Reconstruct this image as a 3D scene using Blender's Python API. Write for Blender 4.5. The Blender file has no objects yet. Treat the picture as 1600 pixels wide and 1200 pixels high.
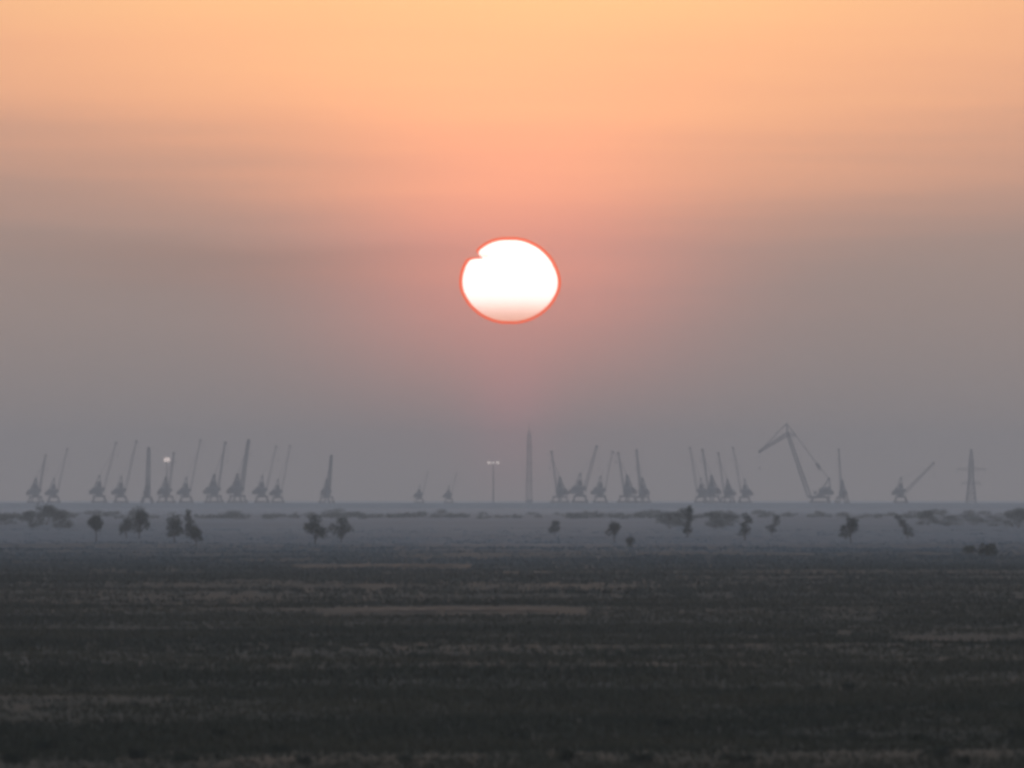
import bpy, math, random
import numpy as np

scene = bpy.context.scene
C = scene.collection

# ------------------------------------------------------------------ camera
R = 5.89e-5            # radians per photo pixel (the sun's half degree sets the lens)
EYE = 10.0             # eye height above the meadow
HORIZON = 775.0        # photo row of the true horizon
cam_data = bpy.data.cameras.new("camera")
cam_data.sensor_width = 36.0
cam_data.lens = 18.0 / math.tan(800 * R)
cam_data.clip_start = 1.0
cam_data.clip_end = 200000.0
cam_data.dof.use_dof = True
cam_data.dof.focus_distance = 9300.0
cam_data.dof.aperture_fstop = 2.0
cam = bpy.data.objects.new("camera", cam_data)
cam.location = (0, 0, EYE)
cam.rotation_euler = (math.pi / 2 + (HORIZON - 600) * R, 0, 0)
C.objects.link(cam)
scene.camera = cam

SUN_EL = (HORIZON - 440) * R
SUN_AZ = (797 - 800) * R
SUN_DIR = (math.sin(SUN_AZ) * math.cos(SUN_EL), math.cos(SUN_AZ) * math.cos(SUN_EL), math.sin(SUN_EL))

# ------------------------------------------------------------------ world
world = bpy.data.worlds.new("World")
scene.world = world
world.use_nodes = True
NT = world.node_tree
NT.nodes.clear()


class G:
    """small helper that writes node math as expressions"""
    def __init__(self, nt):
        self.nt = nt

    def new(self, t, **kw):
        n = self.nt.nodes.new(t)
        for k, v in kw.items():
            setattr(n, k, v)
        return n

    def put(self, sock, v):
        if isinstance(v, bpy.types.NodeSocket):
            self.nt.links.new(v, sock)
        else:
            sock.default_value = v

    def m(self, op, a, b=0.0, c=0.0):
        n = self.new("ShaderNodeMath", operation=op)
        self.put(n.inputs[0], a); self.put(n.inputs[1], b); self.put(n.inputs[2], c)
        return n.outputs[0]

    def step(self, v, lo, hi):
        n = self.new("ShaderNodeMapRange", interpolation_type='SMOOTHSTEP')
        self.put(n.inputs[0], v); n.inputs[1].default_value = lo; n.inputs[2].default_value = hi
        return n.outputs[0]

    def gauss(self, v, s):
        q = self.m('DIVIDE', v, s)
        return self.m('EXPONENT', self.m('MULTIPLY', self.m('MULTIPLY', q, q), -1.0))

    def scale(self, col, f):
        n = self.new("ShaderNodeVectorMath", operation='SCALE')
        self.put(n.inputs[0], col); self.put(n.inputs['Scale'], f)
        return n.outputs[0]

    def add(self, a, b):
        n = self.new("ShaderNodeVectorMath", operation='ADD')
        self.put(n.inputs[0], a); self.put(n.inputs[1], b)
        return n.outputs[0]

    def mul(self, a, b):
        n = self.new("ShaderNodeVectorMath", operation='MULTIPLY')
        self.put(n.inputs[0], a); self.put(n.inputs[1], b)
        return n.outputs[0]

    def mix(self, f, a, b):
        n = self.new("ShaderNodeMix", data_type='RGBA')
        self.put(n.inputs[0], f)
        self.put(n.inputs[6], a if isinstance(a, bpy.types.NodeSocket) else (*a, 1))
        self.put(n.inputs[7], b if isinstance(b, bpy.types.NodeSocket) else (*b, 1))
        return n.outputs[2]

    def noise(self, vec, scale, detail=3.0, rough=0.5):
        n = self.new("ShaderNodeTexNoise")
        self.put(n.inputs['Vector'], vec)
        n.inputs['Scale'].default_value = scale
        n.inputs['Detail'].default_value = detail
        n.inputs['Roughness'].default_value = rough
        return n.outputs[0]


g = G(NT)
tc = g.new("ShaderNodeTexCoord")
D_ = tc.outputs['Generated']
sep = g.new("ShaderNodeSeparateXYZ"); NT.links.new(D_, sep.inputs[0])
X, Y, Z = sep.outputs
sky = g.new("ShaderNodeTexSky", sky_type='NISHITA')
sky.sun_disc = False
sky.sun_elevation = SUN_EL
sky.sun_rotation = SUN_AZ
sky.air_density = 1.0
sky.dust_density = 4.0
sky.ozone_density = 1.0
dot = g.new("ShaderNodeVectorMath", operation='DOT_PRODUCT')
NT.links.new(D_, dot.inputs[0]); dot.inputs[1].default_value = SUN_DIR
ang = g.m('ARCCOSINE', g.m('MINIMUM', dot.outputs['Value'], 0.9999999))
# long thin layers of dusty air, in sky direction
lay = g.mul(D_, (9.0, 9.0, 150.0))
n1 = g.m('SUBTRACT', g.noise(lay, 1.0, 3.0, 0.55), 0.5)
lay2 = g.mul(D_, (30.0, 30.0, 420.0))
n2 = g.m('SUBTRACT', g.noise(lay2, 1.0, 2.0, 0.5), 0.5)
side = g.m('SUBTRACT', 1.0, g.gauss(X, 0.05))
zw = g.m('SUBTRACT', Z, g.m('MULTIPLY', side, 0.0085))
zw = g.m('ADD', zw, g.m('MULTIPLY', n1, 0.014))
zw = g.m('ADD', zw, g.m('MULTIPLY', n2, 0.003))
broad = g.m('EXPONENT', g.m('MULTIPLY', ang, -2.2))
lat = g.m('ADD', g.m('MULTIPLY', broad, 0.47), g.m('MULTIPLY', g.gauss(ang, 0.066), 0.53))
DOME = g.mix(g.step(Z, 0.0, 0.45), (0.295, 0.256, 0.240), (0.335, 0.395, 0.485))
colr = g.add(DOME, g.scale(sky.outputs[0], 0.03))
colr = g.add(colr, g.scale((0.70, 0.080, 0.01), g.m('MULTIPLY', g.step(zw, 0.015, 0.040), lat)))
colr = g.add(colr, g.scale((0.08, 0.31, 0.055), g.m('MULTIPLY', g.step(zw, 0.016, 0.054), lat)))
# reddened light close round the sun, fading towards the thick low air
glow = g.m('MULTIPLY', g.gauss(ang, 0.0165), g.step(Z, -0.005, 0.022))
colr = g.add(colr, g.scale((0.46, 0.065, 0.03), glow))
pil = g.m('MULTIPLY', g.gauss(X, 0.0042), g.gauss(g.m('SUBTRACT', Z, 0.007), 0.006))
pil = g.m('MULTIPLY', pil, g.step(Y, 0.0, 0.5))
colr = g.add(colr, g.scale((0.13, 0.01, 0.02), pil))
# a thin dust layer with a soft upper edge, left of the sun
edge = g.m('ADD', g.m('SUBTRACT', Z, 0.0232), g.m('MULTIPLY', g.m('ADD', X, 0.025), 0.035))
edge = g.m('ADD', edge, g.m('MULTIPLY', n2, 0.0025))
veil = g.m('MULTIPLY', g.step(edge, 0.0012, -0.0008), g.step(edge, -0.0075, -0.0010))
veil = g.m('MULTIPLY', veil, g.gauss(g.m('ADD', X, 0.024), 0.020))
veil = g.m('MULTIPLY', veil, g.step(Y, 0.0, 0.5))
colr = g.scale(colr, g.m('SUBTRACT', 1.0, g.m('MULTIPLY', veil, 0.13)))
bg = g.new("ShaderNodeBackground")
NT.links.new(colr, bg.inputs[0])
bg.inputs[1].default_value = 1.0
wo = g.new("ShaderNodeOutputWorld")
NT.links.new(bg.outputs[0], wo.inputs[0])

# ------------------------------------------------------------------ sun lamp, exposure
sl = bpy.data.lights.new("sun_light", 'SUN')
sl.energy = 0.3
sl.angle = math.radians(0.5)
sl.color = (1.0, 0.55, 0.30)
so = bpy.data.objects.new("sun_light", sl)
so.rotation_euler = (math.pi / 2 - SUN_EL, 0, math.pi - SUN_AZ)
C.objects.link(so)

vs = scene.view_settings
vs.view_transform = 'Standard'
vs.look = 'None'
vs.exposure = 0.0
vs.gamma = 1.0
vs.use_curve_mapping = False
scene.render.engine = 'CYCLES'
scene.cycles.filter_width = 3.4      # a soft phone lens at full zoom
scene.cycles.max_bounces = 6
scene.cycles.volume_bounces = 0
scene.cycles.use_denoising = True
scene.cycles.use_adaptive_sampling = False

# ------------------------------------------------------------------ helpers
def at(px, py, d):
    """world point seen at photo pixel px,py at distance d"""
    return ((px - 800) * R * d, d, EYE + (HORIZON - py) * R * d)


def mat(name, fn, rough=0.9, spec=0.2):
    m = bpy.data.materials.new(name)
    m.use_nodes = True
    nt = m.node_tree
    p = nt.nodes['Principled BSDF']
    p.inputs['Roughness'].default_value = rough
    p.inputs['Specular IOR Level'].default_value = spec
    h = G(nt)
    geo = h.new("ShaderNodeNewGeometry")
    col = fn(h, geo.outputs['Position'])
    h.put(p.inputs['Base Color'], col if isinstance(col, bpy.types.NodeSocket) else (*col, 1))
    return m


def tone(c1, c2, s, detail=4.0, stretch=(1, 1, 1), lo=0.35, hi=0.65):
    def fn(h, pos):
        v = h.mul(pos, stretch)
        return h.mix(h.step(h.noise(v, s, detail, 0.6), lo, hi), c1, c2)
    return fn


class MB:
    """collects boxes, bars and tubes into one mesh"""
    def __init__(self):
        self.v, self.f = [], []

    def box(self, c, s):
        x, y, z = c; a, b, d = (k / 2 for k in s)
        n = len(self.v)
        for sx, sy, sz in ((-1, -1, -1), (1, -1, -1), (1, 1, -1), (-1, 1, -1), (-1, -1, 1), (1, -1, 1), (1, 1, 1), (-1, 1, 1)):
            self.v.append((x + sx * a, y + sy * b, z + sz * d))
        self.f += [tuple(n + i for i in q) for q in ((0, 3, 2, 1), (4, 5, 6, 7), (0, 1, 5, 4), (1, 2, 6, 5), (2, 3, 7, 6), (3, 0, 4, 7))]
        return self

    def tube(self, a, b, r0, r1=None, k=4):
        r1 = r0 if r1 is None else r1
        a = np.array(a, float); b = np.array(b, float)
        d = b - a; L = np.linalg.norm(d)
        if L < 1e-9: return self
        d /= L
        u = np.cross(d, (0, 0, 1.0) if abs(d[2]) < 0.9 else (0, 1.0, 0)); u /= np.linalg.norm(u)
        w = np.cross(d, u)
        n = len(self.v)
        for p, r in ((a, r0), (b, r1)):
            for i in range(k):
                t = 2 * math.pi * (i + .5) / k
                self.v.append(tuple(p + r * (math.cos(t) * u + math.sin(t) * w)))
        for i in range(k):
            j = (i + 1) % k
            self.f.append((n + i, n + j, n + k + j, n + k + i))
        self.f.append(tuple(n + i for i in reversed(range(k))))
        self.f.append(tuple(n + k + i for i in range(k)))
        return self

    def frustum(self, z0, z1, w0, w1, d0=None, d1=None, cx=0.0, cy=0.0, cx1=None):
        d0 = w0 if d0 is None else d0; d1 = w1 if d1 is None else d1
        cx1 = cx if cx1 is None else cx1
        n = len(self.v)
        for z, w, d, c in ((z0, w0, d0, cx), (z1, w1, d1, cx1)):
            for sx, sy in ((-1, -1), (1, -1), (1, 1), (-1, 1)):
                self.v.append((c + sx * w / 2, cy + sy * d / 2, z))
        self.f += [tuple(n + i for i in q) for q in ((0, 3, 2, 1), (4, 5, 6, 7), (0, 1, 5, 4), (1, 2, 6, 5), (2, 3, 7, 6), (3, 0, 4, 7))]
        return self

    def lattice(self, a, b, w0, w1, n, chord=0.16, brace=0.09):
        """a square lattice truss from a to b, w0 wide at a, w1 at b"""
        a = np.array(a, float); b = np.array(b, float)
        d = b - a; d /= np.linalg.norm(d)
        u = np.cross(d, (0, 1.0, 0)); u /= np.linalg.norm(u)
        w = np.cross(d, u)
        def ring(t):
            p = a + (b - a) * t; h = (w0 + (w1 - w0) * t) / 2
            return [p + h * (sx * u + sy * w) for sx, sy in ((-1, -1), (1, -1), (1, 1), (-1, 1))]
        r0, r1 = ring(0), ring(1)
        for i in range(4):
            self.tube(r0[i], r1[i], chord)
        rr = [ring(k / n) for k in range(n + 1)]
        for k in range(n):
            for i in range(4):
                j = (i + 1) % 4
                self.tube(rr[k][i], rr[k + 1][j] if k % 2 == 0 else rr[k + 1][i], brace, k=3) if k % 2 == 0 else self.tube(rr[k][j], rr[k + 1][i], brace, k=3)
                self.tube(rr[k + 1][i], rr[k + 1][j], brace, k=3)
        return self

    def mesh(self, name, m):
        me = bpy.data.meshes.new(name)
        me.from_pydata(self.v, [], self.f)
        me.materials.append(m)
        return me

    def build(self, name, m, parent=None):
        return link(name, self.mesh(name, m), parent)


def link(name, me, parent=None):
    o = bpy.data.objects.new(name, me)
    C.objects.link(o)
    if parent is not None:
        o.parent = parent
    return o


def tag(o, label=None, cat=None, group=None, kind=None):
    if label: o['label'] = label
    if cat: o['category'] = cat
    if group: o['group'] = group
    if kind: o['kind'] = kind
    return o


def empty(name, loc, label, cat, group=None, rz=0.0):
    o = bpy.data.objects.new(name, None)
    o.location = loc
    o.rotation_euler = (0, 0, rz)
    C.objects.link(o)
    return tag(o, label, cat, group)


def np_mesh(name, verts, faces, m, smooth=False):
    me = bpy.data.meshes.new(name)
    k = faces.shape[1]
    me.vertices.add(len(verts)); me.vertices.foreach_set('co', np.ascontiguousarray(verts, np.float32).ravel())
    me.loops.add(faces.size); me.loops.foreach_set('vertex_index', np.ascontiguousarray(faces, np.int32).ravel())
    me.polygons.add(len(faces))
    me.polygons.foreach_set('loop_start', np.arange(0, faces.size, k, dtype=np.int32))
    me.polygons.foreach_set('loop_total', np.full(len(faces), k, np.int32))
    if smooth:
        me.polygons.foreach_set('use_smooth', np.ones(len(faces), bool))
    me.materials.append(m)
    me.update()
    return me


# ------------------------------------------------------------------ materials
def ground_fn(h, pos):
    patch = h.noise(h.mul(pos, (1, .8, 0)), 0.018, 5.0, 0.62)
    fine = h.noise(h.mul(pos, (1, .5, 0)), 0.11, 4.0, 0.6)
    c = h.mix(h.step(patch, 0.36, 0.64), (0.014, 0.017, 0.012), (0.021, 0.021, 0.014))
    c = h.mix(h.m('MULTIPLY', h.step(fine, 0.45, 0.72), 0.4), c, (0.025, 0.024, 0.016))
    s = h.new("ShaderNodeSeparateXYZ"); h.nt.links.new(pos, s.inputs[0])
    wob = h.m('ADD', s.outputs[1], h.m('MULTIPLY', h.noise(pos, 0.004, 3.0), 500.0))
    far = h.mix(h.step(h.noise(h.mul(pos, (1, .35, 0)), 0.006, 4.0, 0.6), .35, .65), (0.052, 0.082, 0.110), (0.076, 0.112, 0.145))  # ground mist painted into the far soil: paler and bluer
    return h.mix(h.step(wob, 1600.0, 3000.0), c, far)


M = {}
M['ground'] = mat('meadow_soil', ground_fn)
def mist_blend(h, p, c):
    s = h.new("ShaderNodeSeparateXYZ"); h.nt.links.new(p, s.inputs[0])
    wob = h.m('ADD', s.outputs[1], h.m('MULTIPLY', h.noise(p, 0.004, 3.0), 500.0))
    return h.mix(h.step(wob, 1300.0, 2700.0), c, (0.115, 0.165, 0.205))  # distant grass takes a pale blue, mist put into its colour


M['grass'] = mat('dry_grass', lambda h, p: mist_blend(h, p, h.mix(
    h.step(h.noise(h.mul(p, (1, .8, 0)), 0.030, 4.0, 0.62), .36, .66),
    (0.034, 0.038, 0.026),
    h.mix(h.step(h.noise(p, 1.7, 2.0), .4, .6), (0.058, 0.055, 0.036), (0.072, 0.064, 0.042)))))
M['track'] = mat('pale_dust', tone((0.046, 0.038, 0.029), (0.078, 0.062, 0.047), 0.05))
M['shrub'] = mat('shrub_leaf', tone((0.018, 0.023, 0.016), (0.036, 0.042, 0.026), 1.2))
M['leaf'] = mat('tree_leaf', tone((0.024, 0.032, 0.022), (0.05, 0.06, 0.035), 0.7))
M['bark'] = mat('bark', tone((0.035, 0.028, 0.022), (0.07, 0.055, 0.045), 2.0))
M['steel'] = mat('crane_paint', tone((0.030, 0.033, 0.038), (0.055, 0.055, 0.056), 0.3), 0.6)
M['rust'] = mat('rusty_steel', tone((0.045, 0.034, 0.028), (0.075, 0.05, 0.036), 0.25), 0.75)
M['house'] = mat('house_sheet', tone((0.05, 0.052, 0.055), (0.08, 0.08, 0.08), 0.3), 0.6)
M['glass'] = mat('cab_glass', lambda h, p: (0.02, 0.025, 0.03), 0.1, 0.5)
M['rope'] = mat('wire_rope', lambda h, p: (0.03, 0.03, 0.03), 0.7)
M['mast'] = mat('mast_paint', tone((0.05, 0.035, 0.033), (0.08, 0.05, 0.045), 0.08), 0.6)
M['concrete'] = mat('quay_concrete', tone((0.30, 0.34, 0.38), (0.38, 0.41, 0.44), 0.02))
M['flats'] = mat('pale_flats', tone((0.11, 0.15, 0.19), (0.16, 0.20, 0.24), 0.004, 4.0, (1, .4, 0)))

lampm = bpy.data.materials.new('lamp_glow')
lampm.use_nodes = True
lp = lampm.node_tree.nodes['Principled BSDF']
lp.inputs['Base Color'].default_value = (0.8, 0.75, 0.7, 1)
lp.inputs['Emission Color'].default_value = (1.0, 0.80, 0.72, 1)
lp.inputs['Emission Strength'].default_value = 0.9

# ------------------------------------------------------------------ ground
rng = np.random.default_rng(7)


def value_noise(x, y, s, seed):
    r = np.random.default_rng(seed)
    T = r.random((256, 256))
    x = x / s; y = y / s
    xi = np.floor(x).astype(int); yi = np.floor(y).astype(int)
    fx = x - xi; fy = y - yi
    fx = fx * fx * (3 - 2 * fx); fy = fy * fy * (3 - 2 * fy)
    q = lambda i, j: T[i % 256, j % 256]
    return (q(xi, yi) * (1 - fx) + q(xi + 1, yi) * fx) * (1 - fy) + (q(xi, yi + 1) * (1 - fx) + q(xi + 1, yi + 1) * fx) * fy - 0.5


BANK = 5900.0      # far edge of the meadow
QUAY = 9200.0      # far bank: the quay front
END = 13000.0


def relief(x, y):
    amp = np.clip((y - 150) / 300, 0, 1) * np.clip((BANK - 200 - y) / 600, 0, 1)
    z = amp * (0.9 * value_noise(x, y, 120, 3) + 0.45 * value_noise(x, y, 38, 4) + 0.18 * value_noise(x, y, 12, 5))
    bed = np.clip((y - BANK) / 60, 0, 1)
    return z - 2.5 * bed * bed * (3 - 2 * bed)


def ground_mesh():
    ys = np.concatenate([np.linspace(-3000, 250, 14), np.arange(260, 1500, 8), np.arange(1500, 3000, 25), np.arange(3000, 5800, 100), np.arange(5800, 6040, 20), np.array([6100, 7500, 9000, 11000, END])])
    xn = np.linspace(-120, 120, 161)
    w = np.geomspace(130, 14000, 22)
    xs = np.concatenate([-w[::-1], xn, w])
    XX, YY = np.meshgrid(xs, ys)
    ZZ = relief(XX, YY)
    V = np.stack([XX, YY, ZZ], -1).reshape(-1, 3)
    nx, ny = len(xs), len(ys)
    i = np.arange(nx * ny).reshape(ny, nx)
    F = np.stack([i[:-1, :-1], i[:-1, 1:], i[1:, 1:], i[1:, :-1]], -1).reshape(-1, 4)
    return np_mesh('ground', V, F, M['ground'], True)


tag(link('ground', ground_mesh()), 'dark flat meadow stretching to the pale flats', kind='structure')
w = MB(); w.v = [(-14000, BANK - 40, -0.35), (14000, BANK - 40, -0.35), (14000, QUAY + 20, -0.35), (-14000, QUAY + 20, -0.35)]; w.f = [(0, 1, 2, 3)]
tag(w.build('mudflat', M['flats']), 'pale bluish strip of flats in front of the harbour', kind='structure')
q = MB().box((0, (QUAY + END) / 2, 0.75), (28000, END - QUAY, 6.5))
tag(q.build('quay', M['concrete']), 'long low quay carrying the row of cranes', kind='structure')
DECK = 4.0

# dusty tracks that show as thin pale lines
def track(px0, px1, py, width, label):
    d = EYE / ((py - HORIZON) * R)
    x0 = (px0 - 800) * R * d; x1 = (px1 - 800) * R * d
    n = 140
    V, F = [], []
    for i in range(n + 1):
        t = i / n
        x = x0 + (x1 - x0) * t
        yy = d + 5 * math.sin(t * 5 + px0) + (t - .5) * 8
        ww = width * math.sin(math.pi * min(max(t, 0.02), 0.98)) ** .7 * (0.55 + 0.45 * math.sin(t * 41 + px0) * math.sin(t * 17 + 1) + 0.2 * math.sin(t * 97)) / 2
        for k in range(3):
            y = yy + (k - 1) * ww
            V.append((x, y, float(relief(np.array([x]), np.array([y]))[0]) + 0.10))
    for i in range(n):
        for k in range(2):
            a = i * 3 + k
            F.append((a, a + 3, a + 4, a + 1))
    me = bpy.data.meshes.new('dirt_track'); me.from_pydata(V, [], F); me.materials.append(M['track'])
    tag(link('dirt_track', me), label, kind='structure')
    return (x0, x1, d, width)


TR = [track(540, 885, 957, 22, 'pale dusty track in the middle of the dark meadow'),
      track(1435, 1640, 996, 14, 'short pale dusty track at the right edge of the meadow'),
      track(470, 720, 886, 55, 'faint dusty track across the far part of the meadow')]


# ------------------------------------------------------------------ grass (stuff)
def grass_mesh():
    Vs, Fs = [], []
    off = 0
    for d0, d1, dens, h0, h1, nb in ((330, 560, 2.4, .14, .42, 5), (560, 1000, 0.9, .16, .5, 5), (1000, 1700, 0.22, .2, .6, 5), (1700, 2050, 0.09, .18, .5, 5), (2050, 2500, 0.025, .15, .35, 5), (2500, 3300, 0.008, .12, .3, 5)):
        area = 0.060 * (d1 * d1 - d0 * d0) * 0.5 * 2
        n = int(area * dens)
        y = np.sqrt(rng.random(n) * (d1 * d1 - d0 * d0) + d0 * d0)
        x = (rng.random(n) * 2 - 1) * 0.060 * y
        patch = value_noise(x, y, 30, 11) + 0.6 * value_noise(x, y, 9, 12) + .5
        keep = rng.random(n) < np.clip(0.15 + 1.1 * patch, 0.08, 1)
        for (tx0, tx1, ty, tw) in TR:
            keep &= ~((x > tx0 - 2) & (x < tx1 + 2) & (np.abs(y - ty) < tw * 0.6 + 14))
        x, y, patch = x[keep], y[keep], patch[keep]
        n = len(x)
        z = relief(x, y)
        H = (h0 + (h1 - h0) * rng.random(n) ** 1.6) * (0.6 + 0.7 * np.clip(patch, 0, 1.2))
        sp = 0.25 * np.sqrt(y / 400)
        for b in range(nb):
            bx = x + rng.normal(0, 1, n) * sp; by = y + rng.normal(0, 1, n) * sp
            t = rng.random(n) * math.pi
            hw = (0.03 + 0.05 * rng.random(n)) * (y / 400)
            hh = H * (0.5 + 0.6 * rng.random(n))
            dx, dy = np.cos(t) * hw, np.sin(t) * hw
            ln = rng.normal(0, .35, (2, n)) * hh
            V = np.stack([np.stack([bx - dx, by - dy, z - .03], -1), np.stack([bx + dx, by + dy, z - .03], -1), np.stack([bx + ln[0], by + ln[1], z + hh], -1)], 1)
            Vs.append(V.reshape(-1, 3))
            Fs.append(np.arange(n * 3).reshape(-1, 3) + off); off += n * 3
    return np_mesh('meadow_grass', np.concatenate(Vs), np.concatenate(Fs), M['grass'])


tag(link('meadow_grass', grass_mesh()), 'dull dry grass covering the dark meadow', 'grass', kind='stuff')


# ------------------------------------------------------------------ trees and shrubs
def leaves(name, lobes, n, size, m, r):
    """leaf clumps spread through a set of ellipsoid lobes (cx,cy,cz,rx,ry,rz)"""
    lobes = np.array(lobes, float)
    vol = lobes[:, 3] * lobes[:, 4] * lobes[:, 5]
    k = r.choice(len(lobes), n, p=vol / vol.sum())
    d = r.normal(0, 1, (n, 3)); d /= np.linalg.norm(d, axis=1)[:, None]
    rad = r.random(n) ** 0.45
    c = lobes[k, :3] + d * rad[:, None] * lobes[k, 3:] * (0.85 + .3 * r.random((n, 1)))
    c = c[c[:, 2] > 0.05]
    n = len(c)
    a = r.normal(0, 1, (n, 3)); a /= np.linalg.norm(a, axis=1)[:, None]
    b = np.cross(a, r.normal(0, 1, (n, 3))); b /= np.linalg.norm(b, axis=1)[:, None]
    s = size * (0.5 + r.random((n, 1)))
    V = np.stack([c - a * s, c - b * s * .6, c + a * s, c + b * s * .6], 1).reshape(-1, 3)
    return np_mesh(name, V, np.arange(n * 4).reshape(-1, 4), m)


def tree(px, py_base, py_top, wpx, label, group, d=None, seed=0, name='meadow_tree', lean=0.0, shape='round', trunk=0.22, n=700):
    if d is None:
        d = EYE / ((py_base - HORIZON) * R)
    x = (px - 800) * R * d
    z = float(relief(np.array([x]), np.array([d]))[0])
    H = (py_base - py_top) * R * d
    W = wpx * R * d / 2
    r = np.random.default_rng(seed + 100)
    t = empty(name, (x, d, z - 0.05), label, 'tree', group)
    tr = MB()
    lx = lean * H
    fork = H * (trunk + .12)
    tr.tube((0, 0, 0), (lx * .4, 0, fork), 0.028 * H, 0.018 * H, 7)
    lobes = []
    if shape == 'thin':
        for i in range(5):
            f = i / 4
            lobes.append((lx * (trunk + (1 - trunk) * f) + r.normal(0, .15) * W, r.normal(0, .2) * W, H * (trunk + .12 + (0.80 - trunk) * f), W * (.8 - .35 * f + .25 * r.random()), W * .7, H * .13))
    else:
        nl = 8
        for i in range(nl):
            a = 2 * math.pi * i / nl + r.random()
            q = r.random()
            f = trunk + .18 + (0.66 - trunk) * r.random()
            rr = W * (0.28 + 0.18 * r.random())
            reach = (W - rr) * (1 - max(0, f - .55) * 1.3)
            lobes.append((lx * f + math.cos(a) * reach * (.6 + .4 * q), math.sin(a) * reach, H * f, rr, rr, min(rr * (.9 + .5 * r.random()), H * .2)))
        lobes.append((lx * .8, 0, H * 0.80, W * .42, W * .42, H * .19))
        lobes.append((lx * .5, 0, H * 0.55, W * .5, W * .5, H * .2))
    for L in lobes:
        tr.tube((lx * .4, 0, fork * (.8 + .2 * r.random())), (L[0], L[1], L[2]), 0.012 * H, 0.004 * H, 4)
    tr.build('trunk', M['bark'], t)
    me = leaves('crown', lobes, n, H * 0.036, M['leaf'], r)
    link('crown', me, t)
    return t


GT = 'scattered trees standing on the far meadow'
TREES = [
    (150, 843, 803, 25, 'small round tree with bare trunk, first from the left', 'round', 0.0, .34),
    (197, 838, 808, 24, 'low tree forming the left half of the second dark clump from left', 'round', 0.0, .12),
    (217, 840, 797, 30, 'taller tree forming the right half of the second dark clump from left', 'round', .05, .12),
    (272, 843, 803, 30, 'broad tree on the left of the three trees below the lamp mast', 'round', 0.0, .14),
    (293, 838, 797, 14, 'narrow upright tree in the middle of three below the lamp mast', 'thin', 0.03, .1),
    (306, 853, 822, 20, 'small low tree on the right of the three below the lamp mast', 'round', 0.0, .1),
    (492, 848, 803, 36, 'dense dark tree, the largest left of the sun', 'round', 0.02, .12),
    (533, 844, 808, 32, 'paler loose tree just right of the dense dark one', 'round', 0.0, .12),
    (867, 838, 815, 18, 'faint small tree below the sun, right of the tall mast', 'round', 0.0, .2),
    (960, 846, 816, 22, 'small round tree standing alone right of centre', 'round', 0.0, .25),
    (985, 856, 840, 17, 'tiny low tree beside the lone round tree', 'round', 0.0, .1),
    (1074, 840, 797, 13, 'slim dark upright tree in front of a wide pale clump', 'thin', 0.09, .12),
    (1164, 842, 806, 17, 'slim forked tree between two pale clumps and the big crane', 'thin', 0.05, .15),
    (1205, 834, 808, 15, 'small leaning tree left below the big crane', 'thin', 0.25, .15),
    (1330, 846, 806, 30, 'loose round tree right below the big crane', 'round', -.05, .14),
    (1420, 840, 808, 18, 'leaning tree below the crane with low jib', 'thin', -.30, .12),
]
for i, (px, yb, yt, wpx, lab, shp, lean, tk) in enumerate(TREES):
    tree(px, yb + 2, yt - 3, wpx * 1.36, lab, GT, seed=i, shape=shp, lean=lean, trunk=tk, n=900 if shp == 'round' else 520)

GH = 'hazy trees along the far edge of the meadow'
FAR = [
    (48, 824, 796, 34, 3500, 'hazy far tree, the left one below the first two cranes'),
    (73, 824, 789, 38, 3600, 'hazy far tree, the middle one below the first two cranes'),
    (97, 824, 794, 30, 3500, 'hazy far tree, the right one below the first two cranes'),
    (216, 820, 790, 40, 4200, 'hazy broad far tree rising behind the second dark clump'),
    (366, 818, 797, 36, 4600, 'hazy low far tree below the darkest left-hand crane'),
    (528, 814, 795, 44, 4800, 'hazy far tree behind the dense dark tree left of centre'),
    (690, 812, 797, 32, 4800, 'hazy low far tree between the two faint cranes'),
    (1046, 826, 798, 36, 3400, 'wide hazy far tree, left part of the left pale clump'),
    (1068, 826, 795, 36, 3500, 'wide hazy far tree behind the slim dark upright tree'),
    (1118, 826, 798, 34, 3400, 'wide hazy far tree, left part of the right pale clump'),
    (1138, 826, 799, 30, 3500, 'wide hazy far tree, right part of the right pale clump'),
    (1450, 824, 799, 30, 3600, 'hazy far tree, first from left of the right-hand tree row'),
    (1482, 824, 806, 40, 3500, 'hazy far tree, second from left of the right-hand tree row'),
    (1520, 824, 804, 44, 3600, 'hazy far tree below the power pylon'),
    (1556, 824, 806, 40, 3500, 'hazy far tree, second from the right edge'),
    (1592, 826, 794, 40, 3400, 'dark hazy far tree cut by the right edge'),
    (8, 824, 803, 34, 3600, 'hazy far tree cut by the left edge'),
]
for i, (px, yb, yt, wpx, d, lab) in enumerate(FAR):
    base = HORIZON + EYE / (d * R)
    tree(px, base, yt - 1, wpx * 1.5, lab, GH, d=d, seed=50 + i, name='distant_tree', trunk=-.08, n=1500)


def scrub_mesh():
    r = np.random.default_rng(77)
    n = 520
    y = 4700 + 1150 * r.random(n)
    x = (r.random(n) * 2 - 1) * 0.058 * y
    p = value_noise(x, y * 0.3, 45, 21) + .5
    k = r.random(n) < np.clip(p * 1.6 - .35, 0.06, 1)
    x, y, p = x[k], y[k], p[k]
    h = 0.7 + 2.6 * p * r.random(len(x))
    lob = [(a, b, float(c) * .4, c * (1.2 + 1.5 * q), c * 1.5, c * .62) for a, b, c, q in zip(x, y, h, r.random(len(x)))]
    return leaves('scrub', lob, 16000, 0.5, M['leaf'], r)


tag(link('scrub', scrub_mesh()), 'low uneven scrub along the far edge of the meadow', 'scrub', kind='stuff')


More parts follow.
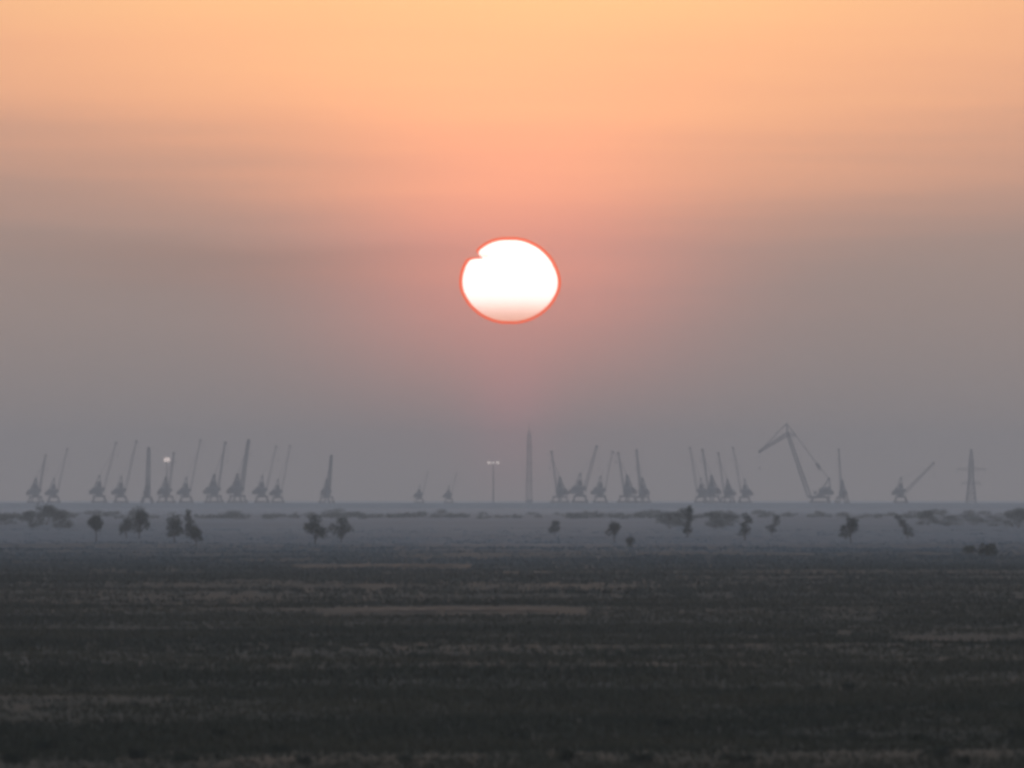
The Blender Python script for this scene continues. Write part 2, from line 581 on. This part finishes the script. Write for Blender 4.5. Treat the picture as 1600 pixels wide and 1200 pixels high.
def shrub(px, py, wpx, hpx, label, group, seed, name='meadow_shrub', mt='shrub'):
    d = EYE / ((py - HORIZON) * R)
    x = (px - 800) * R * d
    z = float(relief(np.array([x]), np.array([d]))[0])
    W = wpx * R * d / 2; H = hpx * R * d
    r = np.random.default_rng(seed + 900)
    t = empty(name, (x, d, z - .03), label, 'shrub', group)
    lobes = []
    for i in range(6):
        a = r.random() * 6.28; q = r.random() ** .5
        lobes.append((math.cos(a) * q * W * .7, math.sin(a) * q * W * .7, H * (.35 + .3 * r.random() * (1 - q * .6)), W * .38, W * .38, H * .38))
    st = MB()
    for L in lobes:
        st.tube((L[0] * .15, L[1] * .15, 0), (L[0], L[1], L[2]), H * .02, H * .008, 4)
    st.build('stem', M['bark'], t)
    link('foliage', leaves('foliage', lobes, 420, H * .09, M[mt], r), t)


shrub(1512, 868, 32, 18, 'low dark bush, left of the pair at the far right', 'pair of bushes at the far right', 1, 'field_bush', 'leaf')
shrub(1544, 875, 40, 26, 'taller dark bush, right of the pair at the far right', 'pair of bushes at the far right', 2, 'field_bush', 'leaf')
spots = [(70, 1164), (340, 1143), (255, 1138), (220, 1190), (295, 1194), (435, 1168), (475, 1197), (650, 1028), (375, 1016), (810, 1145), (875, 1148), (1250, 1148), (1440, 1148), (1340, 1143),
         (1180, 1078), (1270, 1078), (1330, 1078), (885, 1186), (1000, 1190), (1465, 1180), (1515, 1194), (1590, 1140), (20, 1195), (640, 1190), (1150, 1194), (560, 1150), (120, 1080), (1040, 1130)]
ORD = ['first', 'second', 'third', 'fourth', 'fifth', 'sixth', 'seventh', 'eighth', 'ninth', 'tenth', 'eleventh', 'twelfth', 'thirteenth', 'fourteenth']
rows_ = {}
for px, py in spots:
    k = 'bottom row' if py >= 1186 else 'second row up' if py >= 1160 else 'third row up' if py >= 1128 else 'uppermost row'
    rows_.setdefault(k, []).append((px, py))
i = 0
for k, row in rows_.items():
    for q, (px, py) in enumerate(sorted(row)):
        f = (py - 775) / 400
        shrub(px, py, (34 + 26 * random.Random(i).random()) * f, (16 + 10 * random.Random(i + 50).random()) * f,
              'small dark foreground shrub, %s from left in the %s' % (ORD[q], k), 'small dark shrubs in the foreground grass', 20 + i)
        i += 1


# ------------------------------------------------------------------ harbour cranes
CD = 9300.0
PX = R * CD            # metres per photo pixel at the cranes
LEGS = {}
for sx in (-1, 1):
    for sy in (-1, 1):
        LEGS[sx, sy] = MB().tube((sx * 5.4, sy * 5.0, 0), (sx * 3.8, sy * 3.4, 4.6), 0.8, 0.7, 4).mesh('leg', M['steel'])
BEAM = {s: MB().box((0, s * 5.0, 0.8), (12.4, 0.9, 1.2)).mesh('bogie_beam', M['rust']) for s in (-1, 1)}
PLAT = MB().box((0, 0, 5.2), (9.4, 8.6, 1.4)).mesh('portal_platform', M['steel'])
TURN = MB().tube((0, 0, 5.9), (0, 0, 6.8), 3.0, 2.8, 14).mesh('turntable', M['rust'])
HOUSE = MB().box((-2.0, 0, 9.1), (8.4, 5.2, 4.6)).frustum(11.4, 12.6, 8.0, 5.4, 5.0, 3.4, cx=-1.8).mesh('machinery_house', M['house'])
CW = MB().box((-7.1, 0, 8.4), (1.8, 4.6, 3.0)).mesh('counterweight', M['rust'])
WIN = {s: MB().box((-2.0, s * 2.62, 9.6), (1.8, 0.06, 1.1)).mesh('window', M['glass']) for s in (-1, 1)}
CAB = MB().box((3.3, -1.9, 10.6), (2.2, 1.8, 2.4)).frustum(11.8, 12.1, 2.4, 1.8, 2.0, 1.4, cx=3.3, cy=-1.9).mesh('cabin', M['house'])
CABW = MB().box((4.42, -1.9, 10.8), (0.06, 1.5, 1.5)).box((3.3, -2.82, 10.8), (1.7, 0.06, 1.3)).mesh('window', M['glass'])
TOPZ = 21.0
TOW = MB()
for sy in (-1, 1):
    TOW.tube((2.4, sy * 1.6, 6.8), (0.3, sy * .6, TOPZ), .55, .42)
    TOW.tube((-3.6, sy * 1.6, 12.4), (-0.2, sy * .6, TOPZ), .50, .40)
    TOW.tube((1.6, sy * 1.1, 12.9), (-2.4, sy * 1.1, 15.4), .26)
    TOW.tube((.9, sy * .9, 16.6), (-2.4, sy * 1.1, 15.4), .22)
TOW.box((0.1, 0, TOPZ + .3), (1.8, 2.0, 1.3)).frustum(12.6, 17.0, 3.4, 1.4, 2.4, 1.2, cx=-.6, cx1=-.1)
TOW = TOW.mesh('tower_frame', M['steel'])


def crane(px, tipx, tipy, label, group, fat=1.0, scale=1.0, yaw_in=0.0, by=786):
    """level-luffing harbour crane; the jib's reach in the picture sets its yaw"""
    x = (px - 800) * R * CD
    scale *= 0.92 + 0.2 * random.Random(px * 7 + 1).random()
    H = (by - tipy) * PX / scale
    reach = (tipx - px) * PX / scale
    true = max(abs(reach), 9.0)                 # a raised jib still reaches out a little
    yaw = math.acos(max(-1, min(1, reach / true)))
    if yaw_in: yaw = -yaw
    rn = random.Random(px)
    root = empty('harbour_crane', (x, CD + rn.uniform(-25, 40), DECK), label, 'crane', group, yaw)
    root.scale = (scale,) * 3
    for k, me in LEGS.items(): link('leg', me, root)
    for k, me in BEAM.items(): link('bogie_beam', me, root)
    link('portal_platform', PLAT, root); link('turntable', TURN, root)
    hs = link('machinery_house', HOUSE, root)
    for k, me in WIN.items(): link('window', me, hs)
    link('counterweight', CW, root)
    cb = link('cabin', CAB, root); link('window', CABW, cb)
    link('tower_frame', TOW, root)
    foot = (2.9, 0, 8.0); tip = (true, 0, H)
    jb = MB().lattice(foot, tip, 1.5 * fat, .8 * fat, 14, .17 * fat, .08 * fat).build('jib', M['steel'], root)
    MB().box((tip[0], 0, tip[2]), (1.7, 1.2, 1.5)).tube((tip[0] + .4, 0, tip[2] + .2), (tip[0] + 1.7, 0, tip[2] - .9), .3, .2).build('jib_head', M['rust'], jb)
    s = MB()
    for sy in (-.5, .5):
        s.tube((.1, sy, TOPZ + .6), (tip[0] * .85 + foot[0] * .15, sy * .8, tip[2] * .85 + foot[2] * .15), .10, .10, 4)
    s.build('stay_rod', M['steel'], root)
    hk = 6 + 10 * rn.random()
    hr = MB().tube((tip[0] + 1.7, 0, tip[2] - .9), (tip[0] + 1.7, 0, tip[2] - hk), .05, .05, 4).build('hoist_rope', M['rope'], root)
    MB().frustum(tip[2] - hk - 1.4, tip[2] - hk, .35, .7, cx=tip[0] + 1.7).build('hook_block', M['rust'], hr)
    return root


GL = 'harbour cranes in the left-hand row'
GM = 'harbour cranes right of the tall mast'
A = 'slim grey harbour crane with raised jib, '
crane(57, 72, 712, A + 'leftmost of all the cranes', GL, 1.05)
crane(83, 104, 702, A + 'second from the left edge', GL, .9)
crane(152, 178, 692, A + 'third from the left edge', GL, .9)
crane(190, 214, 690, A + 'fourth from the left edge', GL, 1.15)
crane(229, 231, 700, 'dark harbour crane with jib standing upright, left of the small bright lamp', GL, 2.6)
crane(258, 270, 708, 'harbour crane standing right beside the small bright lamp mast', GL, .9)
crane(289, 311, 688, A + 'first to the right of the small bright lamp', GL, .95)
crane(335, 352, 692, A + 'second to the right of the small bright lamp', GL, .9)
crane(371, 388, 688, 'darkest harbour crane of the left-hand row, thick jib leaning right', GL, 1.7, 1.08)
crane(408, 430, 698, 'left one of two close cranes ending the left-hand row', GL, .95)
crane(434, 453, 697, 'right one of two close cranes ending the left-hand row', GL, .95)
crane(511, 518, 712, 'lone harbour crane with upright jib above the dense dark tree', GL, 1.9)
crane(655, 668, 738, 'faint small crane with short jib, left of two near the centre', 'faint small cranes near the centre', .9, .62)
crane(701, 713, 740, 'faint small crane with short jib, right of two near the centre', 'faint small cranes near the centre', .9, .62)
crane(875, 862, 706, 'harbour crane with jib leaning left, first right of the tall mast', GM, .8)
crane(906, 932, 698, 'harbour crane with dark jib leaning right, second right of tall mast', GM, 1.5, 1.05)
crane(939, 958, 706, 'harbour crane with faint jib leaning right, third right of tall mast', GM, .8, .95)
crane(981, 967, 708, 'harbour crane with faint jib leaning left, fourth right of tall mast', GM, .8)
crane(1004, 995, 703, 'harbour crane with steep jib, fifth right of the tall mast', GM, 1.1)
crane(1096, 1079, 700, 'left end crane of the tight group of four left of the big crane', GM, 1.25)
crane(1112, 1098, 703, 'second crane from left in the tight group of four', GM, .9)
crane(1137, 1123, 708, 'third crane from left in the tight group of four', GM, .8)
crane(1163, 1145, 700, 'right end crane of the tight group of four left of the big crane', GM, 1.15)
crane(1318, 1313, 702, 'small dark crane with faint steep jib just right of the big crane', GM, .8, .9)


# the big double-link crane, jib folded over to the left
def big_crane():
    bx = 1282
    P = lambda px, py, y=0.0: ((px - bx) * PX, y, (786 - py) * PX)
    root = empty('floating_crane', ((bx - 800) * R * CD, CD, DECK), 'large double-link crane with bent jib pointing left, tallest on the right', 'crane')
    for sx in (-1, 1):
        for sy in (-1, 1):
            MB().tube((sx * 8.0, sy * 6.5, 0), (sx * 6.2, sy * 4.6, 4.2), 1.0, .9, 4).build('leg', M['steel'], root)
    for s in (-1, 1):
        MB().box((0, s * 6.5, .9), (18, 1.1, 1.2)).build('bogie_beam', M['rust'], root)
    MB().box((-1.0, 0, 5.0), (19, 11, 1.8)).build('portal_platform', M['steel'], root)
    MB().tube((0, 0, 5.9), (0, 0, 6.9), 3.8, 3.5, 16).build('turntable', M['rust'], root)
    h = MB().box((4.0, 0, 9.4), (10.5, 6.4, 5.0)).frustum(11.9, 13.6, 10.0, 6.0, 6.2, 3.8, cx=4.2).build('machinery_house', M['house'], root)
    for s in (-1, 1):
        MB().box((4.0, s * 3.22, 10.0), (2.6, .06, 1.4)).build('window', M['glass'], h)
    MB().box((10.4, 0, 8.8), (2.2, 5.6, 3.4)).build('counterweight', M['rust'], root)
    c = MB().box((-4.4, -2.6, 8.6), (2.6, 2.2, 2.6)).frustum(9.9, 10.3, 2.8, 2.2, 2.4, 1.8, cx=-4.4, cy=-2.6).build('cabin', M['house'], root)
    MB().box((-5.73, -2.6, 8.8), (.06, 1.8, 1.6)).build('window', M['glass'], c)
    t = MB()
    top = P(1295, 749)
    for sy in (-1, 1):
        t.tube((-2.0, sy * 2.2, 6.9), (top[0], sy * .9, top[2]), .8, .6)
        t.tube((8.6, sy * 2.2, 12.0), (top[0] + .6, sy * .9, top[2]), .7, .6)
        t.tube((2.2, sy * 1.7, 12.4), (8.2, sy * 1.8, 14.4), .35)
    t.box((top[0] + .2, 0, top[2] + .5), (2.6, 2.6, 1.6)).build('tower_frame', M['steel'], root)
    knee = P(1231, 678)
    MB().lattice(P(1265, 776), knee, 3.2, 2.0, 14, .58, .24).build('main_boom', M['steel'], root)
    fj = MB().lattice(P(1188, 705), knee, 1.5, 3.0, 8, .5, .2).lattice(knee, P(1244, 681), 2.8, 1.0, 3, .3, .12)
    fj.tube(P(1188, 705), P(1229, 662), .5).tube(P(1229, 662), P(1244, 681), .5).tube(P(1229, 662), knee, .7)
    fly = fj.build('fly_jib', M['steel'], root)
    MB().box(P(1187, 706), (2.0, 1.6, 2.2)).build('jib_head', M['rust'], fly)
    s = MB()
    for sy in (-1, 1):
        s.tube(P(1244, 681, sy * .8), P(1279, 728, sy * .9), .36, .4).tube(P(1279, 728, sy * .9), (top[0], sy * .9, top[2] + 1), .3, .26)
    s.build('back_stay', M['steel'], root)
    MB().lattice(P(1276, 724), P(1282, 734), 1.8, 1.8, 1, .5, .3).build('balance_weight', M['rust'], root)
    hr = MB().tube(P(1187, 708), P(1187, 730), .09, .09, 4).build('hoist_rope', M['rope'], root)
    a = P(1187, 730)
    MB().frustum(a[2] - 2.4, a[2], .6, 1.2, cx=a[0]).build('hook_block', M['rust'], hr)


big_crane()


def low_crane():
    bx = 1408
    P = lambda px, py, y=0.0: ((px - bx) * PX, y, (786 - py) * PX)
    root = empty('harbour_crane', ((bx - 800) * R * CD, CD, DECK), 'squat harbour crane with low jib slanting up to the right', 'crane', GM)
    for k, me in LEGS.items(): link('leg', me, root)
    for k, me in BEAM.items(): link('bogie_beam', me, root)
    link('portal_platform', PLAT, root); link('turntable', TURN, root)
    hs = link('machinery_house', HOUSE, root)
    for k, me in WIN.items(): link('window', me, hs)
    link('counterweight', CW, root)
    cb = link('cabin', CAB, root); link('window', CABW, cb)
    link('tower_frame', TOW, root)
    tip = P(1459, 724)
    jb = MB().lattice((2.9, 0, 8.4), tip, 2.2, 1.1, 12, .30, .12).build('jib', M['steel'], root)
    MB().box(tip, (2.0, 1.3, 1.8)).build('jib_head', M['rust'], jb)
    s = MB()
    for sy in (-.5, .5):
        s.tube((.1, sy, TOPZ + .6), (tip[0] * .8, sy, tip[2] * .8 + 2.4), .12)
    s.build('stay_rod', M['steel'], root)
    hr = MB().tube((tip[0] + .6, 0, tip[2] - .9), (tip[0] + .6, 0, tip[2] - 10), .06).build('hoist_rope', M['rope'], root)
    MB().frustum(tip[2] - 11.6, tip[2] - 10, .4, .8, cx=tip[0] + .6).build('hook_block', M['rust'], hr)


low_crane()

# ------------------------------------------------------------------ masts and pylon
def tall_mast():
    H = (786 - 660) * PX
    root = empty('lattice_mast', ((827 - 800) * R * CD, CD + 60, DECK), 'tall thin lattice mast below and right of the sun', 'mast')
    MB().lattice((0, 0, 0), (0, 0, H * .86), 5.2, 2.4, 22, .40, .17).build('lattice_shaft', M['mast'], root)
    MB().tube((0, 0, H * .86), (0, 0, H), .28, .12, 8).build('antenna_pole', M['mast'], root)
    for py, w in ((676, 4.2), (698, 5.4), (724, 6.0), (752, 6.2)):
        z = (786 - py) * PX
        p = MB().box((0, 0, z), (w, w, .35)).build('platform', M['mast'], root)
        b = MB()
        for sx in (-1, 1):
            b.tube((sx * w / 2, -w / 2, z + 1.1), (sx * w / 2, w / 2, z + 1.1), .07).tube((-w / 2, sx * w / 2, z + 1.1), (w / 2, sx * w / 2, z + 1.1), .07)
            for sy in (-1, 1):
                b.tube((sx * w / 2, sy * w / 2, z), (sx * w / 2, sy * w / 2, z + 1.1), .07)
        b.build('railing', M['mast'], p)
    MB().box((0, 0, 1.2), (4.6, 4.6, 2.4)).build('base_block', M['concrete'], root)


tall_mast()


def lamp_mast(px, top, ring, label):
    H = (786 - top) * PX
    root = empty('floodlight_mast', ((px - 800) * R * CD, CD - 30, DECK), label, 'lamp mast', 'lit floodlight masts on the quay')
    MB().tube((0, 0, 0), (0, 0, H), .62, .34, 10).build('pole', M['mast'], root)
    MB().box((0, 0, .6), (2.4, 2.4, 1.2)).build('base_block', M['concrete'], root)
    k = MB()
    n = 8 if ring > 3 else 4
    for i in range(n):
        a, b = 2 * math.pi * i / n, 2 * math.pi * (i + 1) / n
        k.tube((ring * math.cos(a), ring * math.sin(a), H), (ring * math.cos(b), ring * math.sin(b), H), .16)
        k.tube((0, 0, H), (ring * math.cos(a), ring * math.sin(a), H), .12)
    k.build('head_frame', M['mast'], root)
    for i in range(n):
        a = 2 * math.pi * i / n
        c = (ring * math.cos(a), ring * math.sin(a))
        l = MB().frustum(H + .15, H + (2.0 if ring > 3 else 3.6), 1.9, 1.5, cx=c[0], cy=c[1]).build('floodlight', lampm, root)
        MB().box((c[0], c[1], H + (2.2 if ring > 3 else 3.8)), (1.5, 1.5, .3)).build('visor', M['mast'], l)


lamp_mast(262, 722, 1.7, 'thin mast with one small bright lamp among the left-hand cranes')
lamp_mast(771, 725, 4.2, 'thin mast with a wide pale lamp crown left of the tall mast')


def pylon():
    bx = 1518
    H = (788 - 704) * PX
    root = empty('power_pylon', ((bx - 800) * R * (CD + 40), CD + 40, DECK), 'dark power pylon with wide cross arms at the far right', 'pylon')
    sh = MB().lattice((0, 0, 0), (0, 0, H * .45), 8.0, 4.0, 5, .75, .34).lattice((0, 0, H * .45), (0, 0, H * .80), 4.0, 3.2, 5, .7, .34).lattice((0, 0, H * .80), (0, 0, H), 3.2, .7, 4, .45, .22)
    sh.build('lattice_tower', M['steel'], root)
    for py, w in ((735, 23), (757, 15)):
        z = (788 - py) * PX
        for s in (-1, 1):
            a = MB()
            for sy in (-1, 1):
                a.tube((s * 1.2, sy * 1.2, z - .9), (s * w * PX, 0, z), .36, .22).tube((s * 1.2, sy * 1.0, z + 1.6), (s * w * PX, 0, z), .3, .2)
            for f in (.3, .6):
                a.tube((s * w * PX * f, 0, z - .7 * (1 - f)), (s * w * PX * f, 0, z + 1.5 * (1 - f)), .1)
            arm = a.build('cross_arm', M['steel'], root)
            MB().tube((s * w * PX * .96, 0, z), (s * w * PX * .96, 0, z - 2.6), .16, .16, 8).build('insulator', M['glass'], arm)


pylon()

# ------------------------------------------------------------------ the sun, far outside the air box
def sun_body():
    """the setting sun as the layered air leaves it: flattened, notched at the upper left, cut flat below"""
    left = [(370.5, 787), (372.5, 774), (377, 762), (384, 750.5), (391, 744.5), (396, 747), (399.6, 763), (400.8, 752), (402.5, 735), (406, 728.5), (415, 723), (425, 719.5), (433, 718), (440, 717.5), (448, 718), (457, 720.5), (467, 725.5), (477, 732), (487, 742), (495, 753), (502, 768), (506, 784)]
    right = [(370.5, 807), (372.5, 818), (376, 828), (382, 840), (388, 848.5), (396, 857), (405, 864), (414, 869), (423, 873), (432, 875.5), (440, 876.5), (448, 876), (457, 873.5), (467, 868.5), (477, 862), (487, 852), (495, 841), (502, 826), (506, 810)]

    def smooth(pl):
        o = []
        for k in range(len(pl) - 1):
            p0, p1, p2, p3 = (np.array(pl[min(max(k + q, 0), len(pl) - 1)], float) for q in (-1, 0, 1, 2))
            for t in (0.0, 0.25, 0.5, 0.75):
                o.append(.5 * (2 * p1 + (p2 - p0) * t + (2 * p0 - 5 * p1 + 4 * p2 - p3) * t * t + (3 * p1 - p0 - 3 * p2 + p3) * t ** 3))
        o.append(np.array(pl[-1], float))
        return [(float(a[1]), float(a[0])) for a in o]
    d = 50000.0
    out = smooth(left) + smooth(right)[::-1]
    cx, cy = 797.0, 441.0
    pts = [((px - cx) * R * d, (cy - py) * R * d) for px, py in out]
    n = len(pts)
    rings = [(0.0, 1.0), (0.35, .965), (.6, .9), (.85, .72), (.97, .4)]
    V, F = [], []
    half = 110.0
    for side in (1, -1):
        for depth, s in rings:
            if side == -1 and depth == 0.0: continue
            for x, z in pts:
                V.append((x * s, -side * half * depth, z * s))
        V.append((0, -side * half, 0))
    def idx(side, k, i):
        i %= n
        if k == 0: return i
        return (k * n + i) if side == 1 else (len(rings) * n + 1 + (k - 1) * n + i)
    for side in (1, -1):
        for k in range(len(rings) - 1):
            for i in range(n):
                F.append((idx(side, k, i), idx(side, k, i + 1), idx(side, k + 1, i + 1), idx(side, k + 1, i)))
        apex = len(rings) * n if side == 1 else len(V) - 1
        for i in range(n):
            F.append((idx(side, len(rings) - 1, i), idx(side, len(rings) - 1, i + 1), apex))
    me = bpy.data.meshes.new('sun')
    me.from_pydata(V, [], F)
    # limb value: 0 at the outline, 1 inside (how deep a line through the disc runs)
    lim = me.attributes.new('limb', 'FLOAT', 'POINT')
    vals = []
    for side in (1, -1):
        for depth, s in rings:
            if side == -1 and depth == 0.0: continue
            vals += [1 - s] * n
        vals.append(1.0)
    lim.data.foreach_set('value', np.array(vals, np.float32))
    m = bpy.data.materials.new('sun_glow')
    m.use_nodes = True
    nt = m.node_tree; nt.nodes.clear()
    h = G(nt)
    at_ = h.new("ShaderNodeAttribute", attribute_name='limb')
    li = at_.outputs['Fac']
    tcn = h.new("ShaderNodeTexCoord")
    s = h.new("ShaderNodeSeparateXYZ"); nt.links.new(tcn.outputs['Object'], s.inputs[0])
    zz = s.outputs[2]          # height in the disc, metres
    px = R * d
    inner = h.step(li, 0.038, 0.088)
    low = h.step(zz, -62 * px, -12 * px)         # dimmed by the thick air near the lower edge
    core = h.mix(low, (0.60, 0.33, 0.22), (1.25, 1.12, 1.05))
    emi = h.mix(inner, (1.45, 0.165, 0.0), core)
    tra = h.mix(inner, (0.20, 0.05, 0.02), (0.8, 0.8, 0.8))
    e = h.new("ShaderNodeEmission"); nt.links.new(emi, e.inputs[0]); e.inputs[1].default_value = 0.75
    t = h.new("ShaderNodeBsdfTransparent"); nt.links.new(tra, t.inputs[0])
    a = h.new("ShaderNodeAddShader"); nt.links.new(e.outputs[0], a.inputs[0]); nt.links.new(t.outputs[0], a.inputs[1])
    o = h.new("ShaderNodeOutputMaterial"); nt.links.new(a.outputs[0], o.inputs[0])
    m.cycles.emission_sampling = 'NONE'
    me.materials.append(m)
    ob = link('sun', me)
    ob.location = ((cx - 800) * R * d, d, EYE + (HORIZON - cy) * R * d)
    tag(ob, 'flattened white setting sun with orange rim above the harbour', 'sun')


sun_body()

# ------------------------------------------------------------------ haze
K = 1.2e-4
TOP = 84.0
hm = bpy.data.materials.new('evening_haze')
hm.use_nodes = True
nt = hm.node_tree; nt.nodes.clear()
pv = nt.nodes.new("ShaderNodeVolumePrincipled")
pv.inputs['Color'].default_value = (0.935, 0.94, 0.96, 1)
pv.inputs['Density'].default_value = K
pv.inputs['Anisotropy'].default_value = 0.0
om = nt.nodes.new("ShaderNodeOutputMaterial")
nt.links.new(pv.outputs[0], om.inputs['Volume'])
hz = MB().box((0, (END + 60 - 3100) / 2, (TOP - 4) / 2), (28200, END + 60 + 3100, TOP + 4)).build('haze', hm)
tag(hz, 'blue-grey evening haze lying over the plain and harbour', kind='stuff')
